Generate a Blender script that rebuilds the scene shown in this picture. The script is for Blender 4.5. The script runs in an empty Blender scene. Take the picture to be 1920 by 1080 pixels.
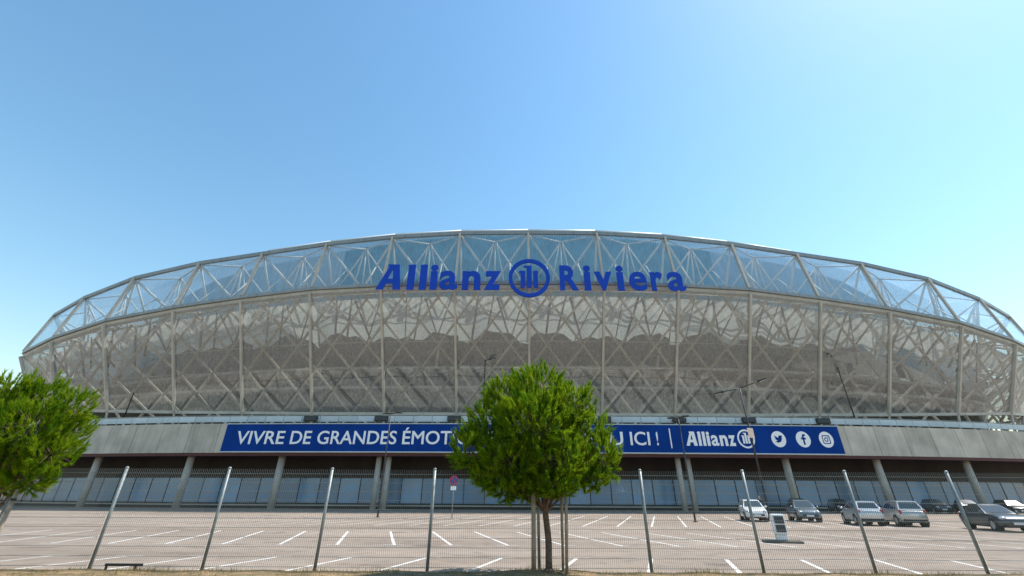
import bpy, bmesh, math, random
import numpy as np
from mathutils import Vector, Matrix, noise as mnoise
R = math.radians
random.seed(7); rng = np.random.default_rng(7)
sc = bpy.context.scene
COL = sc.collection

# ------------------------------------------------------------------ camera
# 16 mm full-frame lens, pitched up, top of the 3:2 frame cropped away (hence the vertical shift)
F = 853.0; PX, PY = 960.0, 440.0; H = 1.70; PITCH = R(29.7); ROLL = R(0.30)
_fw = Vector((0, math.cos(PITCH), math.sin(PITCH)))
_up0 = Vector((0, -math.sin(PITCH), math.cos(PITCH)))
_x0 = Vector((1, 0, 0))
_rt = _x0*math.cos(ROLL) + _up0*math.sin(ROLL)
_up = _up0*math.cos(ROLL) - _x0*math.sin(ROLL)
cam_d = bpy.data.cameras.new('camera'); cam = bpy.data.objects.new('camera', cam_d); COL.objects.link(cam)
m = Matrix((( _rt.x, _up.x, -_fw.x, 0), (_rt.y, _up.y, -_fw.y, 0), (_rt.z, _up.z, -_fw.z, H), (0, 0, 0, 1)))
cam.matrix_world = m
cam_d.sensor_width = 36.0; cam_d.lens = 36.0*F/1920.0
cam_d.shift_y = -(540.0-PY)/1920.0
cam_d.clip_start = 0.1; cam_d.clip_end = 6000
sc.camera = cam

# ------------------------------------------------------------------ sky, sun, exposure
SUN_AZ, SUN_EL = R(74), R(57)          # azimuth measured from +Y (view direction) towards +X
wd = bpy.data.worlds.new('World'); sc.world = wd; wd.use_nodes = True
nt = wd.node_tree; nt.nodes.clear()
sky = nt.nodes.new('ShaderNodeTexSky'); sky.sky_type = 'NISHITA'; sky.sun_disc = False
sky.sun_elevation = SUN_EL; sky.sun_rotation = SUN_AZ
sky.altitude = 20; sky.air_density = 1.65; sky.dust_density = 0.42; sky.ozone_density = 3.0
bg = nt.nodes.new('ShaderNodeBackground'); bg.inputs['Strength'].default_value = 0.130
wo = nt.nodes.new('ShaderNodeOutputWorld')
hs = nt.nodes.new('ShaderNodeHueSaturation'); hs.inputs['Hue'].default_value = 0.491; hs.inputs['Saturation'].default_value = 1.16
nt.links.new(sky.outputs[0], hs.inputs['Color']); nt.links.new(hs.outputs[0], bg.inputs[0]); nt.links.new(bg.outputs[0], wo.inputs[0])
sl = bpy.data.lights.new('sun', 'SUN'); sl.energy = 4.2; sl.angle = R(0.53); sl.color = (1.0, 0.95, 0.87)
sun = bpy.data.objects.new('sun', sl); COL.objects.link(sun)
sd = Vector((math.sin(SUN_AZ)*math.cos(SUN_EL), math.cos(SUN_AZ)*math.cos(SUN_EL), math.sin(SUN_EL)))
sun.rotation_euler = sd.to_track_quat('Z', 'Y').to_euler(); sun.location = sd*300
vs = sc.view_settings; vs.view_transform = 'Standard'; vs.look = 'None'; vs.gamma = 1.0; vs.exposure = 0.60
try: vs.use_curve_mapping = False
except Exception: pass
sc.render.engine = 'CYCLES'
sc.cycles.transparent_max_bounces = 24; sc.cycles.max_bounces = 10

# ------------------------------------------------------------------ helpers
def ray(x, y):
    return _rt*((x-PX)/F) + _up*((PY-y)/F) + _fw
def on_ground(x, y, z=0.0):
    d = ray(x, y); t = (z-H)/d.z
    return Vector((d.x*t, d.y*t, z))
def at_depth(x, y, Y):
    d = ray(x, y); t = Y/d.y
    return Vector((d.x*t, Y, H+d.z*t))

def tag(o, label=None, cat=None, group=None, kind=None):
    if label: o['label'] = label
    if cat: o['category'] = cat
    if group: o['group'] = group
    if kind: o['kind'] = kind
    return o
def empty(name, loc=(0, 0, 0), rz=0.0):
    o = bpy.data.objects.new(name, None); COL.objects.link(o)
    o.location = loc; o.rotation_euler = (0, 0, rz); o.empty_display_size = 0.2
    return o
def link(name, me, mat=None, parent=None, smooth=False):
    if mat is not None and len(me.materials) == 0: me.materials.append(mat)
    if smooth:
        me.polygons.foreach_set('use_smooth', [True]*len(me.polygons))
    o = bpy.data.objects.new(name, me); COL.objects.link(o); o.parent = parent
    return o

class MB:
    def __init__(s): s.v = []; s.f = []
    def add(s, vs, fs):
        n = len(s.v); s.v += [tuple(p) for p in vs]; s.f += [tuple(i+n for i in f) for f in fs]; return s
    def box(s, c, d, rz=0.0):
        cx, cy, cz = c; a, b, h = d[0]/2, d[1]/2, d[2]/2; co, si = math.cos(rz), math.sin(rz)
        P = [(-a,-b,-h),(a,-b,-h),(a,b,-h),(-a,b,-h),(-a,-b,h),(a,-b,h),(a,b,h),(-a,b,h)]
        return s.add([(cx+x*co-y*si, cy+x*si+y*co, cz+z) for x, y, z in P],
                     [(0,3,2,1),(4,5,6,7),(0,1,5,4),(1,2,6,5),(2,3,7,6),(3,0,4,7)])
    def hexa(s, P):    # 8 corners, bottom 4 ccw then top 4
        return s.add(P, [(0,3,2,1),(4,5,6,7),(0,1,5,4),(1,2,6,5),(2,3,7,6),(3,0,4,7)])
    def tube(s, p, q, r, r2=None, n=8, caps=True):
        p, q = Vector(p), Vector(q); r2 = r if r2 is None else r2
        d = (q-p)
        if d.length < 1e-6: return s
        d.normalize(); a = d.orthogonal().normalized(); b = d.cross(a)
        V = []
        for (c, rr) in ((p, r), (q, r2)):
            for k in range(n):
                t = 2*math.pi*k/n; V.append(c + a*(rr*math.cos(t)) + b*(rr*math.sin(t)))
        Fc = [(k, (k+1) % n, n+(k+1) % n, n+k) for k in range(n)]
        if caps: Fc += [tuple(range(n-1, -1, -1)), tuple(range(n, 2*n))]
        return s.add(V, Fc)
    def bar(s, p, q, w, h, upv=(0, 0, 1)):   # rectangular bar, w across, h along upv
        p, q = Vector(p), Vector(q); d = (q-p).normalized(); u = Vector(upv); u = (u-d*u.dot(d)).normalized(); a = d.cross(u)
        V = []
        for c in (p, q):
            for (i, j) in ((-1,-1),(1,-1),(1,1),(-1,1)): V.append(c+a*(i*w/2)+u*(j*h/2))
        return s.add(V, [(3,2,1,0),(4,5,6,7),(0,1,5,4),(1,2,6,5),(2,3,7,6),(3,0,4,7)])
    def sphere(s, c, r, n=8, mm=6):
        V = [(c[0], c[1], c[2]-r[2])]
        for j in range(1, mm):
            t = -math.pi/2+math.pi*j/mm
            for k in range(n):
                p = 2*math.pi*k/n; V.append((c[0]+r[0]*math.cos(t)*math.cos(p), c[1]+r[1]*math.cos(t)*math.sin(p), c[2]+r[2]*math.sin(t)))
        V.append((c[0], c[1], c[2]+r[2])); top = len(V)-1; Fc = []
        for k in range(n):
            Fc.append((0, 1+(k+1) % n, 1+k)); Fc.append((top, 1+(mm-2)*n+k, 1+(mm-2)*n+(k+1) % n))
        for j in range(mm-2):
            for k in range(n):
                a = 1+j*n+k; b = 1+j*n+(k+1) % n; Fc.append((a, b, b+n, a+n))
        return s.add(V, Fc)
    def mesh(s, name='m'):
        me = bpy.data.meshes.new(name); me.from_pydata(s.v, [], s.f); me.update(); return me
    def build(s, name, mat, parent=None, smooth=False, bevel=0):
        me = s.mesh(name)
        if bevel:
            bm = bmesh.new(); bm.from_mesh(me)
            bmesh.ops.bevel(bm, geom=bm.edges[:], offset=bevel, segments=1, affect='EDGES'); bm.to_mesh(me); bm.free()
        return link(name, me, mat, parent, smooth)

# ------------------------------------------------------------------ materials
def mat(name, col, rough=0.7, metal=0.0, var=0.0, scale=3.0, bump=0.0, bscale=None, col2=None, spec=0.5, detail=6):
    mt = bpy.data.materials.new(name); mt.use_nodes = True; t = mt.node_tree; b = t.nodes['Principled BSDF']
    b.inputs['Roughness'].default_value = rough; b.inputs['Metallic'].default_value = metal
    b.inputs['Specular IOR Level'].default_value = spec
    b.inputs['Base Color'].default_value = (*col, 1)
    if var > 0 or bump > 0:
        tc = t.nodes.new('ShaderNodeTexCoord')
        nz = t.nodes.new('ShaderNodeTexNoise'); nz.inputs['Scale'].default_value = scale; nz.inputs['Detail'].default_value = detail
        t.links.new(tc.outputs['Object'], nz.inputs['Vector'])
        if var > 0:
            mx = t.nodes.new('ShaderNodeMix'); mx.data_type = 'RGBA'
            c2 = col2 if col2 else tuple(max(0, c*(1-var)) for c in col)
            c1 = col if col2 else tuple(min(1, c*(1+var)) for c in col)
            rp = t.nodes.new('ShaderNodeMapRange'); rp.inputs['From Min'].default_value = 0.32; rp.inputs['From Max'].default_value = 0.68
            t.links.new(nz.outputs['Fac'], rp.inputs['Value']); t.links.new(rp.outputs[0], mx.inputs['Factor'])
            mx.inputs['A'].default_value = (*c2, 1); mx.inputs['B'].default_value = (*c1, 1)
            t.links.new(mx.outputs['Result'], b.inputs['Base Color'])
        if bump > 0:
            n2 = t.nodes.new('ShaderNodeTexNoise'); n2.inputs['Scale'].default_value = bscale or scale*8
            t.links.new(tc.outputs['Object'], n2.inputs['Vector'])
            bp = t.nodes.new('ShaderNodeBump'); bp.inputs['Strength'].default_value = bump; bp.inputs['Distance'].default_value = 0.02
            t.links.new(n2.outputs['Fac'], bp.inputs['Height']); t.links.new(bp.outputs[0], b.inputs['Normal'])
    return mt

def vary(mt, lo, hi):        # each panel a little lighter or darker than its neighbour
    t = mt.node_tree; b = t.nodes['Principled BSDF']; l = b.inputs['Base Color'].links
    oi = t.nodes.new('ShaderNodeObjectInfo'); mr = t.nodes.new('ShaderNodeMapRange'); mr.inputs['To Min'].default_value = lo; mr.inputs['To Max'].default_value = hi
    t.links.new(oi.outputs['Random'], mr.inputs['Value'])
    hv = t.nodes.new('ShaderNodeHueSaturation'); t.links.new(mr.outputs[0], hv.inputs['Value'])
    if l: t.links.new(l[0].from_socket, hv.inputs['Color'])
    else: hv.inputs['Color'].default_value = b.inputs['Base Color'].default_value
    t.links.new(hv.outputs[0], b.inputs['Base Color'])
def film(name, tint, haze, gloss, hcol, rough=0.06):
    # clear plastic film: mostly see-through, a little milky, mirror-like at grazing angles
    mt = bpy.data.materials.new(name); mt.use_nodes = True; t = mt.node_tree; t.nodes.clear()
    out = t.nodes.new('ShaderNodeOutputMaterial')
    tr = t.nodes.new('ShaderNodeBsdfTransparent'); tr.inputs[0].default_value = (*tint, 1)
    df = t.nodes.new('ShaderNodeBsdfDiffuse'); df.inputs[0].default_value = (*hcol, 1)
    tl = t.nodes.new('ShaderNodeBsdfTranslucent'); tl.inputs[0].default_value = (*hcol, 1)
    md = t.nodes.new('ShaderNodeMixShader'); md.inputs[0].default_value = 0.5
    t.links.new(df.outputs[0], md.inputs[1]); t.links.new(tl.outputs[0], md.inputs[2])
    gl = t.nodes.new('ShaderNodeBsdfGlossy'); gl.inputs[0].default_value = (0.9, 0.93, 0.95, 1); gl.inputs['Roughness'].default_value = rough
    tc = t.nodes.new('ShaderNodeTexCoord'); nz = t.nodes.new('ShaderNodeTexNoise'); nz.inputs['Scale'].default_value = 0.35; nz.inputs['Detail'].default_value = 4
    mp = t.nodes.new('ShaderNodeMapping'); mp.inputs['Scale'].default_value = (3.0, 3.0, 0.7)
    t.links.new(tc.outputs['Object'], mp.inputs[0]); t.links.new(mp.outputs[0], nz.inputs['Vector'])
    bp = t.nodes.new('ShaderNodeBump'); bp.inputs['Strength'].default_value = 0.35; bp.inputs['Distance'].default_value = 0.25
    t.links.new(nz.outputs['Fac'], bp.inputs['Height']); t.links.new(bp.outputs[0], gl.inputs['Normal'])
    hz = t.nodes.new('ShaderNodeMapRange'); hz.inputs['To Min'].default_value = haze*0.3; hz.inputs['To Max'].default_value = haze*1.7
    ns = t.nodes.new('ShaderNodeTexNoise'); ns.inputs['Scale'].default_value = 0.6; ns.inputs['Detail'].default_value = 3
    ms = t.nodes.new('ShaderNodeMapping'); ms.inputs['Scale'].default_value = (5.0, 5.0, 0.25)
    t.links.new(tc.outputs['Object'], ms.inputs[0]); t.links.new(ms.outputs[0], ns.inputs['Vector'])
    t.links.new(ns.outputs['Fac'], hz.inputs['Value'])
    m1 = t.nodes.new('ShaderNodeMixShader'); t.links.new(hz.outputs[0], m1.inputs[0])
    t.links.new(tr.outputs[0], m1.inputs[1]); t.links.new(md.outputs[0], m1.inputs[2])
    fr = t.nodes.new('ShaderNodeLayerWeight')        # same reflectance from both sides of the film
    f5 = t.nodes.new('ShaderNodeMath'); f5.operation = 'POWER'; f5.inputs[1].default_value = 4.0
    t.links.new(fr.outputs['Facing'], f5.inputs[0])
    fm = t.nodes.new('ShaderNodeMath'); fm.operation = 'MULTIPLY_ADD'; fm.use_clamp = True; fm.inputs[1].default_value = 0.85; fm.inputs[2].default_value = 0.045*gloss
    t.links.new(f5.outputs[0], fm.inputs[0])
    m2 = t.nodes.new('ShaderNodeMixShader'); t.links.new(fm.outputs[0], m2.inputs[0])
    t.links.new(m1.outputs[0], m2.inputs[1]); t.links.new(gl.outputs[0], m2.inputs[2])
    t.links.new(m2.outputs[0], out.inputs[0])
    return mt

def sheet(name, col, trans):   # woven membrane, lets light glow through
    mt = bpy.data.materials.new(name); mt.use_nodes = True; t = mt.node_tree; t.nodes.clear()
    out = t.nodes.new('ShaderNodeOutputMaterial')
    df = t.nodes.new('ShaderNodeBsdfDiffuse'); tl = t.nodes.new('ShaderNodeBsdfTranslucent')
    tc = t.nodes.new('ShaderNodeTexCoord'); nz = t.nodes.new('ShaderNodeTexNoise'); nz.inputs['Scale'].default_value = 0.5; nz.inputs['Detail'].default_value = 5
    t.links.new(tc.outputs['Object'], nz.inputs['Vector'])
    mx = t.nodes.new('ShaderNodeMix'); mx.data_type = 'RGBA'; t.links.new(nz.outputs['Fac'], mx.inputs['Factor'])
    mx.inputs['A'].default_value = (*[c*0.8 for c in col], 1); mx.inputs['B'].default_value = (*col, 1)
    t.links.new(mx.outputs['Result'], df.inputs[0]); t.links.new(mx.outputs['Result'], tl.inputs[0])
    ms = t.nodes.new('ShaderNodeMixShader'); ms.inputs[0].default_value = trans
    t.links.new(df.outputs[0], ms.inputs[1]); t.links.new(tl.outputs[0], ms.inputs[2]); t.links.new(ms.outputs[0], out.inputs[0])
    return mt

M = {}
M['steel'] = mat('cream_steel', (0.50, 0.455, 0.395), 0.5, var=0.12, scale=0.8)
M['timber'] = mat('pale_timber', (0.50, 0.44, 0.365), 0.65, var=0.2, scale=1.2)
M['truss'] = mat('truss_white', (0.74, 0.68, 0.60), 0.55, var=0.12, scale=1.2)
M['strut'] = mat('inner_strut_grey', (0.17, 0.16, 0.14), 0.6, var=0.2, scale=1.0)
M['rim'] = mat('rim_metal', (0.27, 0.295, 0.30), 0.42, 0.2, var=0.08, scale=0.7)
M['gutter'] = mat('gutter_white', (0.78, 0.78, 0.76), 0.5, var=0.05)
M['lowfilm'] = film('facade_film', (0.82, 0.84, 0.81), 0.38, 2.2, (0.54, 0.525, 0.49))
M['upfilm'] = film('roof_film', (0.86, 0.93, 0.97), 0.17, 2.4, (0.66, 0.74, 0.80))
M['topfilm'] = film('frosted_roof_film', (0.80, 0.88, 0.92), 0.34, 1.2, (0.70, 0.75, 0.78))
M['frost'] = film('frosted_inner_film', (0.86, 0.92, 0.96), 0.42, 1.2, (0.60, 0.67, 0.72))
M['lining'] = sheet('inner_membrane', (0.80, 0.80, 0.77), 0.5)
M['roof'] = sheet('roof_membrane', (0.75, 0.76, 0.76), 0.2)
M['teal'] = mat('teal_cladding', (0.15, 0.33, 0.40), 0.45, var=0.15, scale=0.6)
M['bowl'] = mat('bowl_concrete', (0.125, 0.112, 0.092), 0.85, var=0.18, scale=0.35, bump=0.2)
M['slab'] = mat('slab_concrete', (0.42, 0.39, 0.35), 0.8, var=0.12, scale=0.5)
M['conc'] = mat('podium_concrete', (0.51, 0.465, 0.39), 0.85, var=0.2, scale=0.45, bump=0.15, bscale=14)
M['column'] = mat('column_concrete', (0.46, 0.44, 0.40), 0.8, var=0.1, scale=0.9)
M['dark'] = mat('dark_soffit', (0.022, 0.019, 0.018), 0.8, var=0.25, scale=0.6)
M['red'] = mat('red_soffit_edge', (0.075, 0.013, 0.012), 0.6, var=0.2)
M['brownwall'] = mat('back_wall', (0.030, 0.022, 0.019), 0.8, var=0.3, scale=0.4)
M['glass'] = mat('blue_glass', (0.14, 0.29, 0.49), 0.22, 0.1, var=0.12, scale=0.25, spec=0.6)
M['frame'] = mat('dark_frame', (0.035, 0.045, 0.055), 0.4, 0.3)
M['rail'] = mat('railing_pale', (0.50, 0.58, 0.62), 0.35, var=0.06, scale=1.0)
M['blacksteel'] = mat('dark_steel', (0.030, 0.033, 0.036), 0.45, 0.3, var=0.2)
M['banner'] = mat('banner_blue', (0.002, 0.042, 0.24), 0.8, var=0.12, scale=0.4, spec=0.15)
M['white'] = mat('print_white', (0.88, 0.89, 0.90), 0.6, var=0.03, scale=1.0)
M['signblue'] = mat('sign_blue', (0.003, 0.055, 0.45), 0.6, var=0.08, scale=0.6, spec=0.3)
M['signside'] = mat('sign_side', (0.010, 0.05, 0.33), 0.5)
M['galv'] = mat('galvanised', (0.24, 0.265, 0.265), 0.5, 0.35, var=0.18, scale=9)
M['wire'] = mat('fence_wire', (0.20, 0.22, 0.21), 0.5, 0.4)
M['bark'] = mat('bark', (0.13, 0.085, 0.06), 0.95, var=0.4, scale=14, bump=0.9, bscale=30)
M['stake'] = mat('stake_wood', (0.30, 0.24, 0.18), 0.9, var=0.25, scale=9, bump=0.4, bscale=40)
M['strap'] = mat('strap_rubber', (0.03, 0.03, 0.03), 0.8)
M['paintline'] = mat('line_paint', (0.80, 0.78, 0.74), 0.75, var=0.5, scale=4.5, bump=0.1, col2=(0.52, 0.47, 0.42), detail=9)

def streak(mt, amt):
    t = mt.node_tree; b = t.nodes['Principled BSDF']; l = b.inputs['Base Color'].links[0].from_socket
    tc = t.nodes.new('ShaderNodeTexCoord'); mp = t.nodes.new('ShaderNodeMapping'); mp.inputs['Scale'].default_value = (2.2, 2.2, 0.12)
    n = t.nodes.new('ShaderNodeTexNoise'); n.inputs['Scale'].default_value = 1.0; n.inputs['Detail'].default_value = 6
    t.links.new(tc.outputs['Object'], mp.inputs[0]); t.links.new(mp.outputs[0], n.inputs['Vector'])
    r = t.nodes.new('ShaderNodeMapRange'); r.inputs['From Min'].default_value = 0.5; r.inputs['From Max'].default_value = 0.72; r.inputs['To Min'].default_value = 1.0; r.inputs['To Max'].default_value = 1-amt
    t.links.new(n.outputs['Fac'], r.inputs['Value'])
    h = t.nodes.new('ShaderNodeHueSaturation'); t.links.new(l, h.inputs['Color']); t.links.new(r.outputs[0], h.inputs['Value']); t.links.new(h.outputs[0], b.inputs['Base Color'])
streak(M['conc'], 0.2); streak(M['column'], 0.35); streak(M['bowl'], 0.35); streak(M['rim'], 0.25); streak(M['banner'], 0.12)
vary(M['glass'], 0.72, 1.2); vary(M['conc'], 0.9, 1.07); vary(M['rail'], 0.85, 1.08); vary(M['timber'], 0.8, 1.15)
def asphalt():
    mt = bpy.data.materials.new('asphalt'); mt.use_nodes = True; t = mt.node_tree; b = t.nodes['Principled BSDF']
    b.inputs['Roughness'].default_value = 0.9; b.inputs['Specular IOR Level'].default_value = 0.3
    tc = t.nodes.new('ShaderNodeTexCoord')
    def noise(scale, det, sx=1, sy=1):
        mp = t.nodes.new('ShaderNodeMapping'); mp.inputs['Scale'].default_value = (sx, sy, 1)
        n = t.nodes.new('ShaderNodeTexNoise'); n.inputs['Scale'].default_value = scale; n.inputs['Detail'].default_value = det
        t.links.new(tc.outputs['Object'], mp.inputs[0]); t.links.new(mp.outputs[0], n.inputs['Vector']); return n
    n1 = noise(0.16, 5, 0.5, 1.6); n2 = noise(1.6, 7); n3 = noise(70, 2)
    r1 = t.nodes.new('ShaderNodeValToRGB'); e = r1.color_ramp.elements
    e[0].position = 0.30; e[0].color = (0.245, 0.190, 0.148, 1); e[1].position = 0.70; e[1].color = (0.365, 0.292, 0.234, 1)
    t.links.new(n1.outputs['Fac'], r1.inputs[0])
    r2 = t.nodes.new('ShaderNodeValToRGB'); e = r2.color_ramp.elements
    e[0].position = 0.28; e[0].color = (0.62, 0.62, 0.62, 1); e[1].position = 0.5; e[1].color = (1, 1, 1, 1)
    t.links.new(n2.outputs['Fac'], r2.inputs[0])
    mx = t.nodes.new('ShaderNodeMix'); mx.data_type = 'RGBA'; mx.blend_type = 'MULTIPLY'; mx.inputs['Factor'].default_value = 0.6
    t.links.new(r1.outputs[0], mx.inputs['A']); t.links.new(r2.outputs[0], mx.inputs['B'])
    mx2 = t.nodes.new('ShaderNodeMix'); mx2.data_type = 'RGBA'; mx2.blend_type = 'OVERLAY'; mx2.inputs['Factor'].default_value = 0.35
    t.links.new(mx.outputs['Result'], mx2.inputs['A']); t.links.new(n3.outputs['Fac'], mx2.inputs['B'])
    # oil stains and tyre scuffs
    n4 = noise(0.9, 3, 0.45, 1.0); r4 = t.nodes.new('ShaderNodeValToRGB'); e = r4.color_ramp.elements
    e[0].position = 0.60; e[0].color = (1, 1, 1, 1); e[1].position = 0.76; e[1].color = (0.45, 0.44, 0.43, 1); t.links.new(n4.outputs['Fac'], r4.inputs[0])
    n5 = noise(2.2, 4, 0.06, 1.6); r5 = t.nodes.new('ShaderNodeValToRGB'); e = r5.color_ramp.elements
    e[0].position = 0.56; e[0].color = (1, 1, 1, 1); e[1].position = 0.74; e[1].color = (0.62, 0.61, 0.60, 1); t.links.new(n5.outputs['Fac'], r5.inputs[0])
    m4 = t.nodes.new('ShaderNodeMix'); m4.data_type = 'RGBA'; m4.blend_type = 'MULTIPLY'; m4.inputs['Factor'].default_value = 1.0
    t.links.new(mx2.outputs['Result'], m4.inputs['A']); t.links.new(r4.outputs[0], m4.inputs['B'])
    m5 = t.nodes.new('ShaderNodeMix'); m5.data_type = 'RGBA'; m5.blend_type = 'MULTIPLY'; m5.inputs['Factor'].default_value = 1.0
    t.links.new(m4.outputs['Result'], m5.inputs['A']); t.links.new(r5.outputs[0], m5.inputs['B'])
    t.links.new(m5.outputs['Result'], b.inputs['Base Color'])
    bp = t.nodes.new('ShaderNodeBump'); bp.inputs['Strength'].default_value = 0.3; bp.inputs['Distance'].default_value = 0.01
    t.links.new(n3.outputs['Fac'], bp.inputs['Height']); t.links.new(bp.outputs[0], b.inputs['Normal'])
    return mt
M['asphalt'] = asphalt()
M['earth'] = mat('dry_earth', (0.30, 0.195, 0.10), 0.95, var=0.35, scale=3.5, bump=0.6, bscale=25, col2=(0.11, 0.085, 0.04))
M['ground'] = mat('outer_ground', (0.16, 0.15, 0.11), 0.95, var=0.3, scale=0.05)

def foliage(name, c1, c2, trans=0.45):
    mt = bpy.data.materials.new(name); mt.use_nodes = True; t = mt.node_tree; t.nodes.clear()
    out = t.nodes.new('ShaderNodeOutputMaterial')
    tc = t.nodes.new('ShaderNodeTexCoord'); nz = t.nodes.new('ShaderNodeTexNoise'); nz.inputs['Scale'].default_value = 3.0; nz.inputs['Detail'].default_value = 3
    t.links.new(tc.outputs['Object'], nz.inputs['Vector'])
    rp = t.nodes.new('ShaderNodeMapRange'); rp.inputs['From Min'].default_value = 0.35; rp.inputs['From Max'].default_value = 0.65
    t.links.new(nz.outputs['Fac'], rp.inputs['Value'])
    mx = t.nodes.new('ShaderNodeMix'); mx.data_type = 'RGBA'; t.links.new(rp.outputs[0], mx.inputs['Factor'])
    mx.inputs['A'].default_value = (*c1, 1); mx.inputs['B'].default_value = (*c2, 1)
    df = t.nodes.new('ShaderNodeBsdfDiffuse'); tl = t.nodes.new('ShaderNodeBsdfTranslucent')
    t.links.new(mx.outputs['Result'], df.inputs[0]); t.links.new(mx.outputs['Result'], tl.inputs[0])
    ms = t.nodes.new('ShaderNodeMixShader'); ms.inputs[0].default_value = trans
    t.links.new(df.outputs[0], ms.inputs[1]); t.links.new(tl.outputs[0], ms.inputs[2]); t.links.new(ms.outputs[0], out.inputs[0])
    return mt
M['needle'] = foliage('pine_needle', (0.085, 0.20, 0.010), (0.27, 0.37, 0.014), 0.55)
M['drygrass'] = foliage('dry_grass', (0.34, 0.24, 0.09), (0.22, 0.21, 0.06), 0.3)

#@@STRUCT
# ------------------------------------------------------------------ ground, car park, markings, verge
g = MB().add([(-3000,-400,-0.03),(3000,-400,-0.03),(3000,5000,-0.03),(-3000,5000,-0.03)], [(0,1,2,3)]).build('ground', M['ground'])
tag(g, kind='structure')
LOT0, LOT1 = 13.9, 260.0
lot = MB().add([(-220,LOT0,0),(220,LOT0,0),(220,LOT1,0),(-220,LOT1,0)], [(0,1,2,3)]).build('parking_lot', M['asphalt'])
tag(lot, kind='structure')
def line(p, q, w, name='painted_line', z=0.004):
    p, q = Vector((p[0], p[1], 0)), Vector((q[0], q[1], 0)); d = (q-p).normalized(); a = Vector((-d.y, d.x, 0))*(w/2)
    MB().add([(*(p-a).xy, z), (*(q-a).xy, z), (*(q+a).xy, z), (*(p+a).xy, z)], [(0,1,2,3)]).build(name, M['paintline'], lot)
# (px of one junction, px spacing, row y, other end y, bearing tan, cap half length)
def row(x0, dx, k0, k1, ycap, D_other, tanb, cap, cutx=(-60, 60)):
    for k in range(k0, k1):
        p = on_ground(x0+dx*k, ycap + (x0+dx*k-960)*math.tan(ROLL))
        if not cutx[0] < p.x < cutx[1]: continue
        q = (p.x + tanb*(D_other-p.y), D_other)
        line((p.x, p.y), q, 0.12)
        s = 1 if D_other > p.y else -1
        line((p.x-cap, p.y-0.075*s), (p.x+cap, p.y-0.075*s), 0.10, z=0.008)
row(1221, 140.5, -9, 8, 1047, 14.0, 0.285, 0.42)
row(739, 107.2, -12, 14, 1023, on_ground(800, 997).y, -0.25, 0.38)
row(1157, 65.0, -26, 14, 986.5, on_ground(1169, 968).y, 0.285, 0.34, (-62, 22))
row(1157, 65.0, 4, 18, 986.5, 44.0, 0.285, 0.34, (22, 48))
# verge: earth strip that carries the fence and the trees
def verge_h(x, y):
    h = 0.03 + 0.05*math.exp(-((x-0.86)/1.1)**2) + 0.012*math.sin(x*1.7)+0.012*math.sin(x*4.1+1)
    return h*min(1.0, max(0.0, (14.12-y)/0.22)) + 0.0
NX, NY = 260, 24
V = []; Fc = []
for j in range(NY+1):
    y = 14.12 - 14.0*(j/NY)**2.2
    for i in range(NX+1):
        x = -26+52*i/NX; V.append((x, y, 0.006+verge_h(x, y)))
for j in range(NY):
    for i in range(NX):
        a = j*(NX+1)+i; Fc.append((a, a+NX+1, a+NX+2, a+1))
vg = MB().add(V, Fc).build('verge', M['earth'], smooth=True); tag(vg, kind='structure')
# dry grass on the verge
n = 9000; bv = np.zeros((n*3, 3)); 
for i in range(n):
    x = random.uniform(-17, 17); y = random.choice([random.uniform(13.2, 14.08), random.uniform(12.2, 14.08)])
    dens = 0.5+0.5*math.sin(x*2.3)*math.sin(x*0.9+0.5)
    if random.random() > 0.25+0.75*dens: y = random.uniform(11.5, 13.0)
    z = verge_h(x, y); hgt = random.uniform(0.02, 0.08)*(0.6+1.3*dens); a = random.uniform(0, 6.28); w = 0.006
    bv[i*3] = (x-w*math.cos(a), y-w*math.sin(a), z); bv[i*3+1] = (x+w*math.cos(a), y+w*math.sin(a), z)
    bv[i*3+2] = (x+random.uniform(-.04, .04), y+random.uniform(-.04, .04), z+hgt)
me = bpy.data.meshes.new('dry_grass'); me.from_pydata(bv.tolist(), [], [(3*i, 3*i+1, 3*i+2) for i in range(n)])
tag(link('dry_grass', me, M['drygrass']), 'short dry grass along the earth verge under the fence', 'grass', kind='stuff')

# ------------------------------------------------------------------ stadium
# local plan of the belt (P), the foot of the facade (B), heights; index 0 on the axis, mirrored to the left
Pp = [(0,58.7),(10.4,58.75),(20.8,59.2),(31.1,60.0),(41.4,61.3),(51.7,62.6),(62.0,63.7),(71.7,66.8),(80.7,71.9),(86.2,80.7),(89.3,90.6),(91,101)]
Bp = [(0,68.6),(10.3,68.6),(20.6,68.6),(30.9,68.6),(40.9,68.6),(50.7,68.7),(60.5,68.8),(69.4,70.2),(76.6,74.2),(81,82),(84,91.5),(86,101.5)]
Pz = [z+0.65 for z in (26.6,26.55,26.45,26.2,25.45,24.4,22.75,21.1,20.2,19.8,19.6,19.6)]
Bz = [11.55,11.55,11.55,11.55,11.6,11.65,11.8,12.1,12.4,12.6,12.7,12.8]
Rz = [36.3,36.2,35.8,35.0,34.0,33.0,30.9,28.8,27.6,26.6,26.0,25.6]
YAW = R(-0.6); X0 = 1.85
NB = 10
def xf(p, z=None):      # stadium plan -> world
    x, y = p; c, s = math.cos(YAW), math.sin(YAW)
    X, Y = x*c-y*s+X0-0.0, x*s+y*c
    return Vector((X, Y, 0 if z is None else z))
def idx(lst, i): 
    a = lst[abs(i)]
    return (a[0]*(1 if i >= 0 else -1), a[1])
def belt2(i): return Vector(idx(Pp, i))
def foot2(i): return Vector(idx(Bp, i))
def inn(fn, i):
    a = fn(max(-11, i-1)); b = fn(min(11, i+1)); d = (b-a).normalized()
    return Vector((-d.y, d.x))
def belt(i, off=0.0, dz=0.0):
    p = belt2(i)+inn(belt2, i)*off; return xf(p, Pz[abs(i)]+dz)
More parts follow.
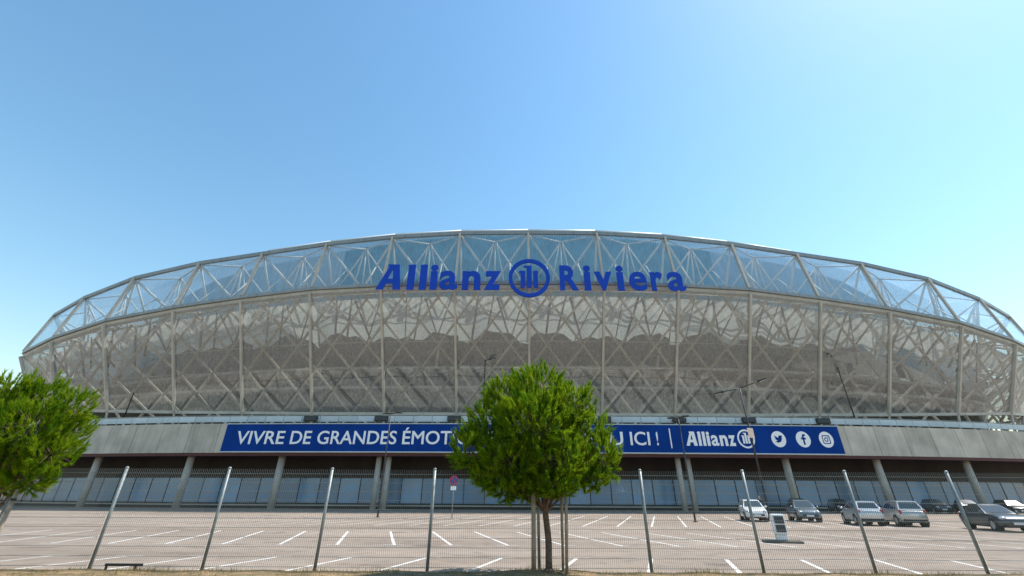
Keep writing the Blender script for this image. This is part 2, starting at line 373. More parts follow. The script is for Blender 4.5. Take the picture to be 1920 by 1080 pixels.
def foot(i, off=0.0, dz=0.0):
    p = foot2(i)+inn(foot2, i)*off; return xf(p, Bz[abs(i)]+dz)
def rim(i, off=1.3, dz=0.0):
    p = belt2(i)+inn(belt2, i)*off; return xf(p, Rz[abs(i)]+dz)
def rise(i): return (Rz[abs(i)]-1.7)/(belt2(i).y+1.3)*14.2-0.55
def atz(v, z): return Vector((v.x, v.y, z))
st = empty('stadium', xf((0, 68.6), 0))
SB = Matrix.Translation(-st.location)
def sbuild(mb, name, mt, smooth=False, bevel=0):
    o = mb.build(name, mt, None, smooth, bevel); o.data.transform(SB); o.parent = st
    return o
tag(st, 'huge curved stadium with clear film facade over latticed frame on concrete podium', 'stadium')

for i in range(-NB, NB):
    a, b = i, i+1
    # outer films, gently pillowed
    for nm, lo, hi, mt, pill in (('facade_film_panel', foot, belt, M['lowfilm'], 0.25), ('roof_film_panel', belt, rim, M['upfilm'], 0.18)):
        if nm == 'roof_film_panel':
            c = [belt(a, 0.0, 0.45), belt(b, 0.0, 0.45), rim(b, dz=-0.3), rim(a, dz=-0.3)]
        else:
            c = [foot(a, 0, 0.15), foot(b, 0, 0.15), belt(b, 0, -0.45), belt(a, 0, -0.45)]
        nn = (c[1]-c[0]).cross(c[3]-c[0]).normalized()
        N = 6; V = []; Fq = []
        for v in range(N+1):
            for u in range(N+1):
                uu, vv = 0.012+0.976*u/N, v/N
                p = (c[0]*(1-uu)+c[1]*uu)*(1-vv)+(c[3]*(1-uu)+c[2]*uu)*vv
                V.append(p + nn*(pill*math.sin(math.pi*uu)*math.sin(math.pi*vv)))
        for v in range(N):
            for u in range(N):
                q = v*(N+1)+u; Fq.append((q, q+1, q+N+2, q+N+1))
        sbuild(MB().add(V, Fq), nm, mt, True)
    # roof film over the truss zone (lets the sun in)
    sbuild(MB().add([rim(a, 1.4, 0.1), rim(b, 1.4, 0.1), rim(b, 15.6, rise(b)), rim(a, 15.6, rise(a))], [(0,1,2,3)]), 'roof_top_film', M['topfilm'])
    sbuild(MB().add([rim(a, 15.5, rise(a)+.02), rim(b, 15.5, rise(b)+.02), rim(b, 42.0, rise(b)), rim(a, 42.0, rise(a))], [(0,1,2,3)]), 'roof_membrane', M['roof'])
    # belt: upper tube + deep soffit beam
    mb = MB(); mb.bar(belt(a, 0.15, 0.22), belt(b, 0.15, 0.22), 0.55, 0.42); sbuild(mb, 'belt_beam', M['rim'])
    mb = MB(); mb.bar(belt(a, 0.55, -0.28), belt(b, 0.55, -0.28), 0.75, 0.50); sbuild(mb, 'belt_soffit', M['steel'])
    mb = MB(); mb.bar(rim(a, 1.3, 0), rim(b, 1.3, 0), 0.40, 0.55); sbuild(mb, 'rim_beam', M['rim'])
    if -4 <= a < 4: mb = MB(); mb.tube(rim(a, 2.3, 0.95), rim(b, 2.3, 0.95), 0.22, n=8); sbuild(mb, 'gutter', M['gutter'], True)
    mb = MB(); mb.bar(foot(a, 0.05, 0), foot(b, 0.05, 0), 0.30, 0.36); sbuild(mb, 'foot_rail', M['steel'])
    # inner membrane canopy under the truss zone
    def cano(k, t):
        lo = foot(k, 1.8); hi = belt(k, 2.2, -0.9); lz = 0.70*hi.z+0.30*foot(k).z
        q = foot(k, 4.0)*0 + hi*1.0
        w = foot(k, 2.0); w = w*0.5+hi*0.5
        return Vector((hi.x*(1-t)+w.x*t, hi.y*(1-t)+w.y*t, hi.z*(1-t)+lz*t))
    V = []; Fq = []; N = 8
    for u in range(N+1):
        uu = u/N; sag = 0.55*math.sin(math.pi*uu)
        for v in range(4):
            t = v/3; p = cano(a, t)*(1-uu)+cano(b, t)*uu; p.z += (0.9*math.sin(math.pi*uu)-0.5+0.8*math.sin(7*uu+i*2.1)+0.5*math.sin(17*uu+i*4.7))*t*0.8
            V.append(p)
    for u in range(N):
        for v in range(3):
            q = u*4+v; Fq.append((q, q+1, q+5, q+4))
    sbuild(MB().add(V, Fq), 'inner_membrane', M['lining'], True)
    if a >= 3 or b <= -3:
        sbuild(MB().add([belt(a, 7.5, -0.5), belt(b, 7.5, -0.5), rim(b, 7.5, rise(b)*0.42), rim(a, 7.5, rise(a)*0.42)], [(0,1,2,3)]), 'inner_film', M['frost'])
    # teal cladding behind the trusses, corrugated
    V = []; Fq = []; N = 44
    for u in range(N+1):
        uu = u/N; o = 15.2+(0.16 if u % 2 else 0.0)
        p0 = belt(a, o, 0)*(1-uu)+belt(b, o, 0)*uu; p1 = rim(a, o, rise(a)-.12)*(1-uu)+rim(b, o, rise(b)-.12)*uu
        V += [atz(p0, p0.z-0.3), atz(p1, p1.z)]
    for u in range(N): Fq.append((2*u, 2*u+2, 2*u+3, 2*u+1))
    sbuild(MB().add(V, Fq), 'teal_cladding', M['teal'])
    # bowl: raked outer wall, slabs and stair flights
    w0, w1 = foot(a, 6.0), foot(b, 6.0); u0, u1 = belt(a, 15.0), belt(b, 15.0)
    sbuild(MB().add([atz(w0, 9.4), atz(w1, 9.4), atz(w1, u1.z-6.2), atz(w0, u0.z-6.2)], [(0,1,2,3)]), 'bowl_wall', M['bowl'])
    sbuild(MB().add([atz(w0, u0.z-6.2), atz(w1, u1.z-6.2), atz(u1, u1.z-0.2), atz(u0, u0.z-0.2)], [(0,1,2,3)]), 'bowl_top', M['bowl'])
    for zz in (0.36, 0.62):
        za = foot(a).z*(1-zz)+(u0.z-4)*zz; zb = foot(b).z*(1-zz)+(u1.z-4)*zz
        s0, s1 = foot(a, 3.6), foot(b, 3.6)
        mb = MB().hexa([atz(s0, za), atz(s1, zb), atz(w1, zb), atz(w0, za), atz(s0, za+.4), atz(s1, zb+.4), atz(w1, zb+.4), atz(w0, za+.4)])
        sbuild(mb, 'concourse_slab', M['slab'])
rb = random.Random(5)
for i in range(-8, 8):      # doorways and added pale plates imitating bright light patches on the concourse
    for q in range(3):
        u = (q+rb.uniform(.15, .75))/3; wd_ = rb.uniform(.05, .12)
        zf = 0.36 if q % 2 else 0.62
        def wp(u_, dz, o=5.9):
            p = foot(i, o)*(1-u_)+foot(i+1, o)*u_; ub = belt(i, 15.0).z-4
            return atz(p, foot(i).z*(1-zf)+ub*zf+dz)
        sbuild(MB().hexa([wp(u, .42, 5.9), wp(u+wd_, .42, 5.9), wp(u+wd_, .42, 6.05), wp(u, .42, 6.05), wp(u, 2.9, 5.9), wp(u+wd_, 2.9, 5.9), wp(u+wd_, 2.9, 6.05), wp(u, 2.9, 6.05)]), 'doorway', M['frame'])
    if -2 <= i <= 6:
        for q in range(2):
            zf = 0.50; u = .12+.45*q+rb.uniform(0, .15); a_ = rb.uniform(.16, .30); z_ = rb.uniform(0.0, 1.6)
            V = [wp(u, z_, 4.2), wp(u+a_*.55, z_+.95, 4.6), wp(u+a_, z_+.25, 4.0), wp(u+a_*.5, z_-.25, 3.5)]
            sbuild(MB().add(V, [(0,3,1),(3,2,1)]), 'light_patch_plate', M['lining'])
for i in (-NB, NB):     # cross walls closing the truss zone round the corners
    a, b, c, d = foot(i, 0.4), foot(i, 6.1), belt(i, 15.3), belt(i, 0.5)
    sbuild(MB().add([atz(a, 9.4), atz(b, 9.4), atz(c, belt(i).z-5), atz(c, rim(i).z+rise(i)-.2), atz(d, rim(i).z-.3), atz(d, belt(i).z)], [(0,1,2,3,4,5)]), 'cross_wall', M['slab'])
# mullions, lattice, trusses
for i in range(-NB, NB+1):
    nf = inn(belt2, i); nx = xf(nf)-xf((0, 0)); 
    mb = MB(); mb.bar(foot(i, -0.06), belt(i, -0.06, -0.5), 0.29, 0.40, nx); sbuild(mb, 'mullion', M['steel'])
    mb = MB(); mb.bar(belt(i, -0.05, 0.4), rim(i, 1.25), 0.30, 0.36, nx); sbuild(mb, 'roof_mullion', M['steel'] )
    # legs below the foot rail
    f = foot(i); g0 = atz(foot(i, 0.6), 9.45)
    sbuild(MB().tube(f, g0, 0.16, n=8), 'foot_leg', M['steel'], True)
    if i < NB:
        fa, fb = foot(i), foot(i+1); t = 0.33
        for (u, v) in ((0.12, 0.30), (0.55, 0.36), (0.62, 0.86)):
            p = fa*(1-u)+fb*u; q = fa*(1-v)+fb*v
            sbuild(MB().bar(p, atz(q+(foot(i, 0.8)-foot(i)), 9.45), 0.28, 0.28), 'foot_strut', M['timber'])
rj = random.Random(21)
def fac(i, u, v, off):     # point on the lattice surface of bay i
    a = foot(i, off)*(1-v)+belt(i, off, -0.6)*v; b = foot(i+1, off)*(1-v)+belt(i+1, off, -0.6)*v
    return a*(1-u)+b*u
def clip_lines(sgn):
    res = []; NVER = 2.6
    for c in np.arange(-8, 8, 1.0):
        # u*2 = sgn*v*NVER + c
        pts = []
        for v in (0.0, 1.0):
            u = (sgn*v*NVER+c)/2
            if -1e-6 <= u <= 1+1e-6: pts.append((u, v))
        for u in (0.0, 1.0):
            v = (2*u-c)/(sgn*NVER)
            if 1e-6 < v < 1-1e-6: pts.append((u, v))
        pts = sorted(set((round(a, 4), round(b, 4)) for a, b in pts), key=lambda t: t[1])
        if len(pts) >= 2 and math.dist(pts[0], pts[-1]) > 0.08: res.append((pts[0], pts[-1]))
    return res
for i in range(-NB, NB):
    nf = (inn(belt2, i)+inn(belt2, i+1)).normalized(); nx = xf(nf)-xf((0, 0))
    for sgn, off in ((1, 1.3), (-1, 1.62)):
        for (p, q) in clip_lines(sgn):
            sbuild(MB().bar(fac(i, *p, off), fac(i, *q, off), 0.27, 0.27, nx), 'lattice_brace', M['timber'])
    for v in (0.385, 0.60):
        sbuild(MB().tube(fac(i, 0, v, 1.0), fac(i, 1, v, 1.0), 0.055, n=6), 'tie_rod', M['steel'], True)
    # space truss in the roof zone
    B0, B1, R0, R1 = belt(i, 0.5, 0.5), belt(i+1, 0.5, 0.5), rim(i, 1.6, -0.2), rim(i+1, 1.6, -0.2)
    N0, N1 = belt(i, 6.2, 1.6), belt(i+1, 6.2, 1.6)
    hgt = (rim(i).z-belt(i).z)
    Mi = (belt(i, 5.2, 0.26*hgt)+belt(i+1, 5.2, 0.26*hgt))*0.5
    T = (rim(i, 4.0, -0.1)+rim(i+1, 4.0, -0.1))*0.5
    du = (B1-B0).normalized()
    segs = [(R0, Mi, .20), (R1, Mi, .17), (R0, N0, .17), (B0, Mi, .20), (B1, Mi, .20), (N0, Mi, .15), (Mi, N1, .15),
            (T-du*0.2, Mi-du*1.5, .11), (T+du*0.2, Mi+du*1.5, .11), (T, Mi, .12), (Mi-du*1.5, Mi+du*1.5, .10), (R0, T, .12), (T, R1, .12),
            (N0, T, .11), (T, N1, .11), (N0, N1, .10), ((B0+B1)*.5, Mi, .14), (B0*.75+B1*.25, R0*.45+Mi*.55, .09), (B0*.25+B1*.75, R1*.45+Mi*.55, .09)]
    for (p, q, r) in segs:
        sbuild(MB().tube(p, q, r, n=6), 'truss_member', M['truss'], True)
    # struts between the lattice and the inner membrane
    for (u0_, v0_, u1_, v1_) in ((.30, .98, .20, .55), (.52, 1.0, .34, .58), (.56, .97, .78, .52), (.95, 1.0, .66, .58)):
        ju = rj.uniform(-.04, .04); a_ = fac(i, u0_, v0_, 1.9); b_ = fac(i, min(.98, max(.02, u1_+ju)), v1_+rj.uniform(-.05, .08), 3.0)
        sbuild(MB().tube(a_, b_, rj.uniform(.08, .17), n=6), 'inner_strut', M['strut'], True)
    sbuild(MB().bar(Mi+Vector((0, -.9, -.2)), Mi+Vector((.25, .9, .3)), .55, .5), 'truss_node', M['truss'])

# podium ---------------------------------------------------------------
def catmull(pts, n=24):
    P = [Vector(p) for p in pts]; P = [P[0]*2-P[1]]+P+[P[-1]*2-P[-2]]; out = []
    for k in range(1, len(P)-2):
        for j in range(n):
            t = j/n; a, b, c, d = P[k-1], P[k], P[k+1], P[k+2]
            out.append(0.5*((2*b)+(c-a)*t+(2*a-5*b+4*c-d)*t*t+(3*b-a-3*c+d)*t**3))
    out.append(P[-2]); return out
right = [(31,62.4),(51.5,64.4),(72,69.4),(86.5,78.0),(94,92),(97,113)]
ctrl = [(-x, y) for x, y in reversed(right)]+[(0,61.8)]+right
POD = catmull(ctrl); 
S = [0.0]
for a, b in zip(POD, POD[1:]): S.append(S[-1]+(b-a).length)
mid = min(range(len(POD)), key=lambda k: abs(POD[k].x)); S = [s-S[mid] for s in S]
SA = np.array(S); PXa = np.array([p.x for p in POD]); PYa = np.array([p.y for p in POD])
def pod2(s):
    e = 0.4
    p = Vector((np.interp(s, SA, PXa), np.interp(s, SA, PYa))); d = Vector((np.interp(s+e, SA, PXa)-np.interp(s-e, SA, PXa), np.interp(s+e, SA, PYa)-np.interp(s-e, SA, PYa))).normalized()
    return p, Vector((-d.y, d.x))
def pod(s, off=0.0, z=0.0):
    p, nn = pod2(s); return xf(p+nn*off, z)
def pod_s(x, y, off=0.0):        # arc position of the podium front seen at a pixel
    d = ray(x, y); lo, hi = -75, 75
    def f(s):
        p = pod(s, off); return p.x*d.y-p.y*d.x
    for _ in range(60):
        m_ = (lo+hi)/2
        if f(m_) < 0: lo = m_
        else: hi = m_
    return (lo+hi)/2
PZ0, PZ1 = 6.05, 9.45
SMAX = 112
def arcblock(s0, s1, o0, o1, z0, z1, nseg=1):
    mb = MB()
    ss = [s0+(s1-s0)*k/nseg for k in range(nseg+1)]
    V = []
    for s in ss: V += [pod(s, o0, z0), pod(s, o1, z0), pod(s, o1, z1), pod(s, o0, z1)]
    Fq = []
    for k in range(nseg):
        q = k*4
        for e in range(4): Fq.append((q+e, q+4+e, q+4+(e+1) % 4, q+(e+1) % 4))
    Fq += [(0,1,2,3), tuple(nseg*4+e for e in (3,2,1,0))]
    return mb.add(V, Fq)
def fixn(o):
    bm = bmesh.new(); bm.from_mesh(o.data); bmesh.ops.recalc_face_normals(bm, faces=bm.faces[:]); bm.to_mesh(o.data); bm.free(); return o
PW = 4.0; n = int(2*SMAX/PW)
for k in range(n):
    s0 = -SMAX+k*PW
    fixn(sbuild(arcblock(s0+0.025, s0+PW-0.025, 0, 0.22, PZ0, PZ1), 'concrete_panel', M['conc']))
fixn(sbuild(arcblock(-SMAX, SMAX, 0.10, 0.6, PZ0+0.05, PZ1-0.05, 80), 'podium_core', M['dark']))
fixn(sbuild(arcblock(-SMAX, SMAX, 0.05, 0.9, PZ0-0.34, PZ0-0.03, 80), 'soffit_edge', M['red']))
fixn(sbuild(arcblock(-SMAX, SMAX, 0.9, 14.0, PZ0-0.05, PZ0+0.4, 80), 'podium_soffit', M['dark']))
fixn(sbuild(arcblock(-SMAX, SMAX, 0.6, 16.0, PZ1-0.45, PZ1-0.06, 80), 'terrace_slab', M['slab']))
# terrace railing on low feet
SR = 96; RW = 2.45; n = int(2*SR/RW)
for k in range(n):
    s0 = -SR+k*RW
    fixn(sbuild(arcblock(s0+0.03, s0+RW-0.03, 0.9, 0.98, PZ1+0.32, PZ1+1.02), 'railing_panel', M['rail']))
    fixn(sbuild(arcblock(s0-0.10, s0+0.10, 0.99, 1.10, PZ1-0.06, PZ1+1.06), 'railing_post', M['rim']))
fixn(sbuild(arcblock(-SR, SR, 0.84, 1.04, PZ1+1.07, PZ1+1.14, 70), 'railing_cap', M['rim']))
# ground floor: plinth, glazing, dark wall over it, columns
GO = 5.2
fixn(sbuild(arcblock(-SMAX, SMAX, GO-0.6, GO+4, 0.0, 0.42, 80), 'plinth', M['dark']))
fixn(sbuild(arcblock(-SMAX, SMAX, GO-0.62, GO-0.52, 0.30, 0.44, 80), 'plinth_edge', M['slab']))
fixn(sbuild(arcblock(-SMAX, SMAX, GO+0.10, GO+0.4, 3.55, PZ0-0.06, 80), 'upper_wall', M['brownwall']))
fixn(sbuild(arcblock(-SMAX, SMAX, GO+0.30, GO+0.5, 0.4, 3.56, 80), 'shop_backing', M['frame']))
GW = 2.72; n = int(2*SMAX/GW)
for k in range(n):
    s0 = -SMAX+k*GW
    fixn(sbuild(arcblock(s0+0.06, s0+GW-0.06, GO, GO+0.06, 0.62, 3.40), 'glass_panel', M['glass']))
    fixn(sbuild(arcblock(s0-0.055, s0+0.055, GO-0.05, GO+0.12, 0.43, 3.54), 'glazing_bar', M['frame']))
for (x, y, dbl) in ((160,948,0),(337,948,0),(512,952,0),(708,955,1),(1281,960,1),(1478,950,0),(1652,950,0),(1822,950,0)):
    s = pod_s(x+6, 905, 1.4)
    for d in ((-0.62, 0.62) if dbl else (0,)):
        p = pod(s+d, 1.5)
        sbuild(MB().tube(atz(p, 0.0), atz(p, PZ0-0.02), 0.34 if dbl else 0.43, n=18), 'column', M['column'], True)

#@@SIGNS
# ------------------------------------------------------------------ lettering
def text_mesh(s, bold=0.0, ext=0.0, bev=0.0):
    cu = bpy.data.curves.new('t', 'FONT'); cu.body = s; cu.size = 1.0; cu.offset = bold; cu.extrude = ext; cu.resolution_u = 4; cu.bevel_depth = bev; cu.bevel_resolution = 0
    ob = bpy.data.objects.new('t', cu); COL.objects.link(ob)
    dg = bpy.context.evaluated_depsgraph_get(); me = bpy.data.meshes.new_from_object(ob.evaluated_get(dg))
    bpy.data.objects.remove(ob); bpy.data.curves.remove(cu); me.materials.clear(); return me
def poly_mesh(loops, ext=0.0):     # closed outlines (first outer, others holes), filled and extruded
    cu = bpy.data.curves.new('p', 'CURVE'); cu.dimensions = '2D'; cu.fill_mode = 'BOTH'; cu.extrude = ext
    for L in loops:
        sp = cu.splines.new('POLY'); sp.points.add(len(L)-1); sp.use_cyclic_u = True
        for p, q in zip(sp.points, L): p.co = (q[0], q[1], 0, 1)
    ob = bpy.data.objects.new('p', cu); COL.objects.link(ob)
    dg = bpy.context.evaluated_depsgraph_get(); me = bpy.data.meshes.new_from_object(ob.evaluated_get(dg))
    bpy.data.objects.remove(ob); bpy.data.curves.remove(cu); me.materials.clear(); return me
def circ(cx, cy, r, n=48, ry=None): return [(cx+r*math.cos(2*math.pi*k/n), cy+(ry or r)*math.sin(2*math.pi*k/n)) for k in range(n)]
def co(me): 
    a = np.empty(len(me.vertices)*3); me.vertices.foreach_get('co', a); return a.reshape(-1, 3)
def setco(me, a): me.vertices.foreach_set('co', np.ascontiguousarray(a).ravel()); me.update()
GA = [[(0,0),(.30,0),(.385,.24),(.66,.24),(.69,0),(1.0,0),(.86,1.0),(.40,1.0),(.37,.93),(.44,.91)],[(.45,.42),(.645,.42),(.605,.76),(.57,.76)]]
GL = [[(.03,0),(.31,0),(.31,1.0),(.08,1.0),(0,.95),(.03,.90)]]
def glyph(ch, ext):
    if ch == 'A': return poly_mesh(GA, ext)
    if ch == 'l': return poly_mesh(GL, ext)
    return text_mesh(ch, 0.022 if ch in 'ae' else 0.036, ext)
HX = {'A': 1, 'l': 1, 'R': 1, 'i': 1, 'a': .755, 'n': .755, 'z': .75, 'v': .75, 'e': .755, 'r': .755}
def fit(me, w, h):       # scale to a box standing on the origin
    a = co(me); lo = a.min(0); hi = a.max(0)
    a[:, 0] = (a[:, 0]-lo[0])/(hi[0]-lo[0])*w; a[:, 1] = (a[:, 1]-lo[1])/(hi[1]-lo[1])*h; setco(me, a); return me
def emblem_loops():
    ring = [circ(0, 0, 1.0), circ(0, 0, .82)]
    def bar(x, y0, y1, w, flag):
        L = [(x-w/2, y0), (x+w/2, y0), (x+w/2, y1)]
        L += [(x-w/2-flag, y1), (x-w/2-flag*1.6, y1-.06), (x-w/2, y1-.10)]
        return L
    return ring, [bar(-.31, -.50, .36, .22, .05), bar(0, -.50, .64, .24, .10), bar(.31, -.50, .36, .22, -0.0001)]

# big sign in front of the belt
SY = belt(0).y-1.2
sg = empty('stadium_sign', (1.5, SY, 25)); tag(sg, 'huge blue letter sign with round emblem across the stadium facade', 'sign')
base_z = at_depth(992, 544.2, SY).z; cap = at_depth(725, 496.5, SY).z-at_depth(725, 543.4, SY).z
def put(me, X, Z, name, Y=SY, parent=sg, mt=M['signblue']):
    a = co(me); b = np.stack([a[:, 0]+X, Y-a[:, 2], a[:, 1]+Z], 1) - np.array(parent.location); setco(me, b)
    return fixn(link(name, me, mt, parent))
def pxX(x, y): return at_depth(x, y, SY).x
for ch, l, r in (('A',703.5,750.0),('l',760,775),('l',783,798),('i',806,820.5),('a',824,858),('n',866.5,901),('z',908,938.5),
                 ('R',1049.5,1084.5),('i',1094.5,1108),('v',1114.5,1148),('i',1156.5,1170),('e',1179.5,1212.5),('r',1220,1243),('a',1251,1284)):
    yb = 543.4 if ch in 'Al' else 526
    X0_, X1_ = pxX(l, yb), pxX(r, yb)
    me = fit(glyph(ch, 0.07), X1_-X0_, cap*HX[ch]); put(me, X0_, base_z, 'letter')
cx = at_depth(992.3, 521, SY); rr = (pxX(1031, 521)-pxX(953.5, 521))/2
ring, bars = emblem_loops()
for L, nm in [(ring, 'emblem_ring')]+[([b], 'emblem_bar') for b in bars]:
    me = poly_mesh(L, 0.15/rr); a = co(me)*rr; setco(me, a); put(me, cx.x, cx.z, nm)
mb = MB()
for x in (725, 790, 870, 960, 1025, 1070, 1160, 1230, 1275):
    p = at_depth(x, 536, SY+0.2); q = Vector((p.x, p.y+1.3, p.z)); o = MB().tube(p-sg.location, q-sg.location, 0.06, n=6).build('bracket', M['rim'], sg)

# long blue banner on the podium
S0 = pod_s(421, 820); S1 = pod_s(1576, 825)
bn = empty('podium_banner', pod(0, -0.1, PZ0)); tag(bn, 'long blue banner with white lettering and round icons on the concrete podium', 'banner')
BT = Matrix.Translation(-bn.location)
def bbuild(mb, name, mt):
    o = mb.build(name, mt); o.data.transform(BT); o.parent = bn; return fixn(o)
BZ0, BZ1 = PZ0+0.16, PZ1-0.10
bbuild(arcblock(S0, S1, -0.10, -0.02, BZ0, BZ1, 60), 'banner_sheet', M['banner'])
bbuild(arcblock(S0, S1, -0.16, -0.02, BZ1+0.003, BZ1+0.11, 60), 'banner_rail', M['rail'])
bbuild(arcblock(S0, S1, -0.16, -0.02, BZ0-0.11, BZ0-0.003, 60), 'banner_rail', M['rail'])
def bend(me, s0, z0, name, mt=M['white'], off=-0.115):
    a = co(me); out = []
    for x, y, z in a:
        out.append(tuple(pod(s0+x, off-z, z0+y)-bn.location))
    setco(me, np.array(out)); return fixn(link(name, me, mt, bn))
ch = 1.55; tz = BZ0+0.84
words = [('VIVRE',444,534,1),('DE',545.5,584,1),('GRANDES',595.5,744,1),('ÉMOTIONS,',755,934,1.27),("C'EST",950,1032,1),('PRÉVU',1050,1168,1.27),('ICI',1181,1218,1),('!',1230,1233.5,1)]
for w, l, r, hh in words:
    s0, s1 = pod_s(l, 822), pod_s(r, 822); me = text_mesh(w, 0.0, 0.004, 0.013)
    a = co(me); lo = a.min(0); hi = a.max(0); base = min(v for v in a[:, 1] if v > -0.03) if ',' in w else lo[1]
    sc_ = ch/0.72
    a[:, 0] = (a[:, 0]-lo[0])/(hi[0]-lo[0])*(s1-s0); a[:, 1] = a[:, 1]*sc_; a[:, 2] *= 1; setco(me, a)
    bend(me, s0, tz, 'lettering')
sb = pod_s(1257, 824); bend(fit(poly_mesh([[(0,0),(1,0),(1,1),(0,1)]], 0.01), 0.14, 2.25), sb-0.07, BZ0+0.5, 'divider')
la, lb = pod_s(1285, 825), pod_s(1378, 825); wtot = lb-la; cap2 = 1.62
x = 0.0; widths = [('A',.30),('l',.085),('l',.085),('i',.085),('a',.20),('n',.205),('z',.18)]; gap = .033
tot = sum(w for _, w in widths)+gap*6
for c_, w in widths:
    me = fit(glyph(c_, 0.01), w/tot*wtot, cap2*HX[c_]); bend(me, la+x, tz-0.05, 'lettering'); x += (w+gap)/tot*wtot
se = pod_s(1399, 827); ring, bars = emblem_loops()
for L, nm in [(ring, 'emblem_ring')]+[([b], 'emblem_bar') for b in bars]:
    me = poly_mesh(L, 0.01); a = co(me); a[:, :2] *= 1.08; setco(me, a); bend(me, se, BZ0+1.62, nm)
icons = {
 'bird': [[(-.50,-.30),(-.15,-.42),(.22,-.30),(.42,.02),(.44,.22),(.56,.34),(.42,.32),(.50,.46),(.34,.40),(.14,.44),(.02,.28),(.02,.16),(-.22,.24),(-.44,.42),(-.46,.20),(-.36,.06),(-.46,.06),(-.34,-.10),(-.20,-.14),(-.30,-.24)]],
 'f': [[(-.08,-.62),(.14,-.62),(.14,-.02),(.32,-.02),(.35,.20),(.14,.20),(.14,.32),(.20,.40),(.35,.40),(.35,.60),(.12,.60),(-.04,.50),(-.08,.34),(-.08,.20),(-.26,.20),(-.26,-.02),(-.08,-.02)]],
}
for nm, px in (('bird', 1460), ('f', 1506), ('cam', 1549)):
    si = pod_s(px, 827); rI = 0.92; zc = BZ0+1.62
    me = poly_mesh([circ(0, 0, rI, 32)], 0.006); bend(me, si, zc, 'icon_disc', off=-0.112)
    if nm == 'cam':
        def rr4(h, r): 
            L = []
            for (cx_, cy_, a0) in ((h-r,h-r,0),(-h+r,h-r,90),(-h+r,-h+r,180),(h-r,-h+r,270)):
                L += [(cx_+r*math.cos(R(a0+q)), cy_+r*math.sin(R(a0+q))) for q in (0,30,60,90)]
            return L
        parts = [[rr4(.50,.16), rr4(.40,.11)], [circ(0,0,.26,20), circ(0,0,.16,20)], [circ(.28,.28,.06,10)]]
    else: parts = [icons[nm]]
    for L in parts:
        bend(poly_mesh(L, 0.004), si, zc, 'icon_mark', M['banner'], off=-0.126)

#@@OBJECTS
# ------------------------------------------------------------------ terrace boxes and lamps
for k, i in enumerate((-3, -2, -1, 1, 2, 3, 4)):
    w = foot(i); s = pod_s(*[(584,716,852,1132,1272,1402,1540)[k], 778], 0.7)
    p = pod(s, 0.72, PZ1-0.02); e = empty('floodlight', p); 
    tag(e, 'dark box floodlight on the terrace railing above '+('the word DE on the banner','the word GRANDES on the banner','the word beginning ÉMOT on the banner','the banner word before ICI','the banner divider line','the white round emblem on the banner','the last round banner icon')[k], 'floodlight', 'floodlights along the terrace railing')
    MB().box((0, 0, 0.68), (1.75, 0.34, 0.62)).build('housing', M['blacksteel'], e, bevel=0.03)
    MB().box((0, -0.19, 0.68), (1.55, 0.03, 0.46)).build('lens', M['frame'], e)
    for dx in (-0.55, 0.55): MB().box((dx, 0, 0.19), (0.10, 0.10, 0.38)).build('bracket', M['blacksteel'], e)
def lamp(base, height, arms, label, r=0.085, group=None, plate=None, hs_=1.0):
    e = empty('street_lamp', base); tag(e, label, 'street lamp', group)
    MB().tube((0,0,0), (0,0,height), r*1.25, r*0.7, n=10).build('pole', M['blacksteel'], e, True)
    MB().box((0,0,0.02), (r*5, r*5, 0.04)).build('base_plate', M['blacksteel'], e)
    for (dx, dy, dz) in arms:
        d = Vector((dx, dy, 0)); L = d.length; d.normalize()
        MB().tube((0,0,height-0.06), (dx, dy, height+dz), 0.05, 0.04, n=8).build('arm', M['blacksteel'], e, True)
        a = math.atan2(dy, dx)
        h = MB(); hw = 0.20
        n_ = Vector((-d.y, d.x, 0)); c = Vector((dx, dy, height+dz)); s_ = dz/L
        P = []
        for z_ in (-0.07, 0.07):
            for (u, v) in ((-.15*hs_,-1),(.75*hs_,-.8),(.75*hs_,.8),(-.15*hs_,1)):
                P.append(c+d*u+n_*(v*hw)+Vector((0,0,z_*(1 if u < 0 else .5)+s_*u)))
        h.hexa(P); o = fixn(h.build('lamp_head', M['blacksteel'], e, bevel=0.02))
        P2 = [c+d*u+n_*(v*hw*.8)+Vector((0,0,-0.085+s_*u)) for (u, v) in ((.1*hs_,-1),(.7*hs_,-.8),(.7*hs_,.8),(.1*hs_,1))]
        MB().add(P2, [(0,3,2,1)]).build('diffuser', M['rail'], o)
    if plate: MB().box((0,-0.12,plate), (0.7,0.06,0.85), 0.4).build('notice_plate', M['notice'], e)
    return e
M['notice'] = mat('notice_peach', (0.70, 0.52, 0.42), 0.6, var=0.2, scale=4)
def lampbase(x, y): p = on_ground(x, y); return p
# on the terrace
for (x, yb, arms, lab) in ((231, 786, [(1.0,-0.3,0.1)], 'tall dark lamp on the terrace left of the banner start, single head'),
                          (906, 786, [(.8,-.5,0.05)], 'dark lamp on the terrace rising behind the staked pine'),
                          (1606, 793, [(-.9,-.7,.30),(.8,.5,-.1)], 'dark twin-headed lamp on the terrace past the banner icons')):
    s = pod_s(x, yb, 2.2); p = pod(s, 2.2, PZ1-0.06)
    top = 9.2 if x != 906 else 8.6
    lamp(p, top, arms, lab, 0.075)
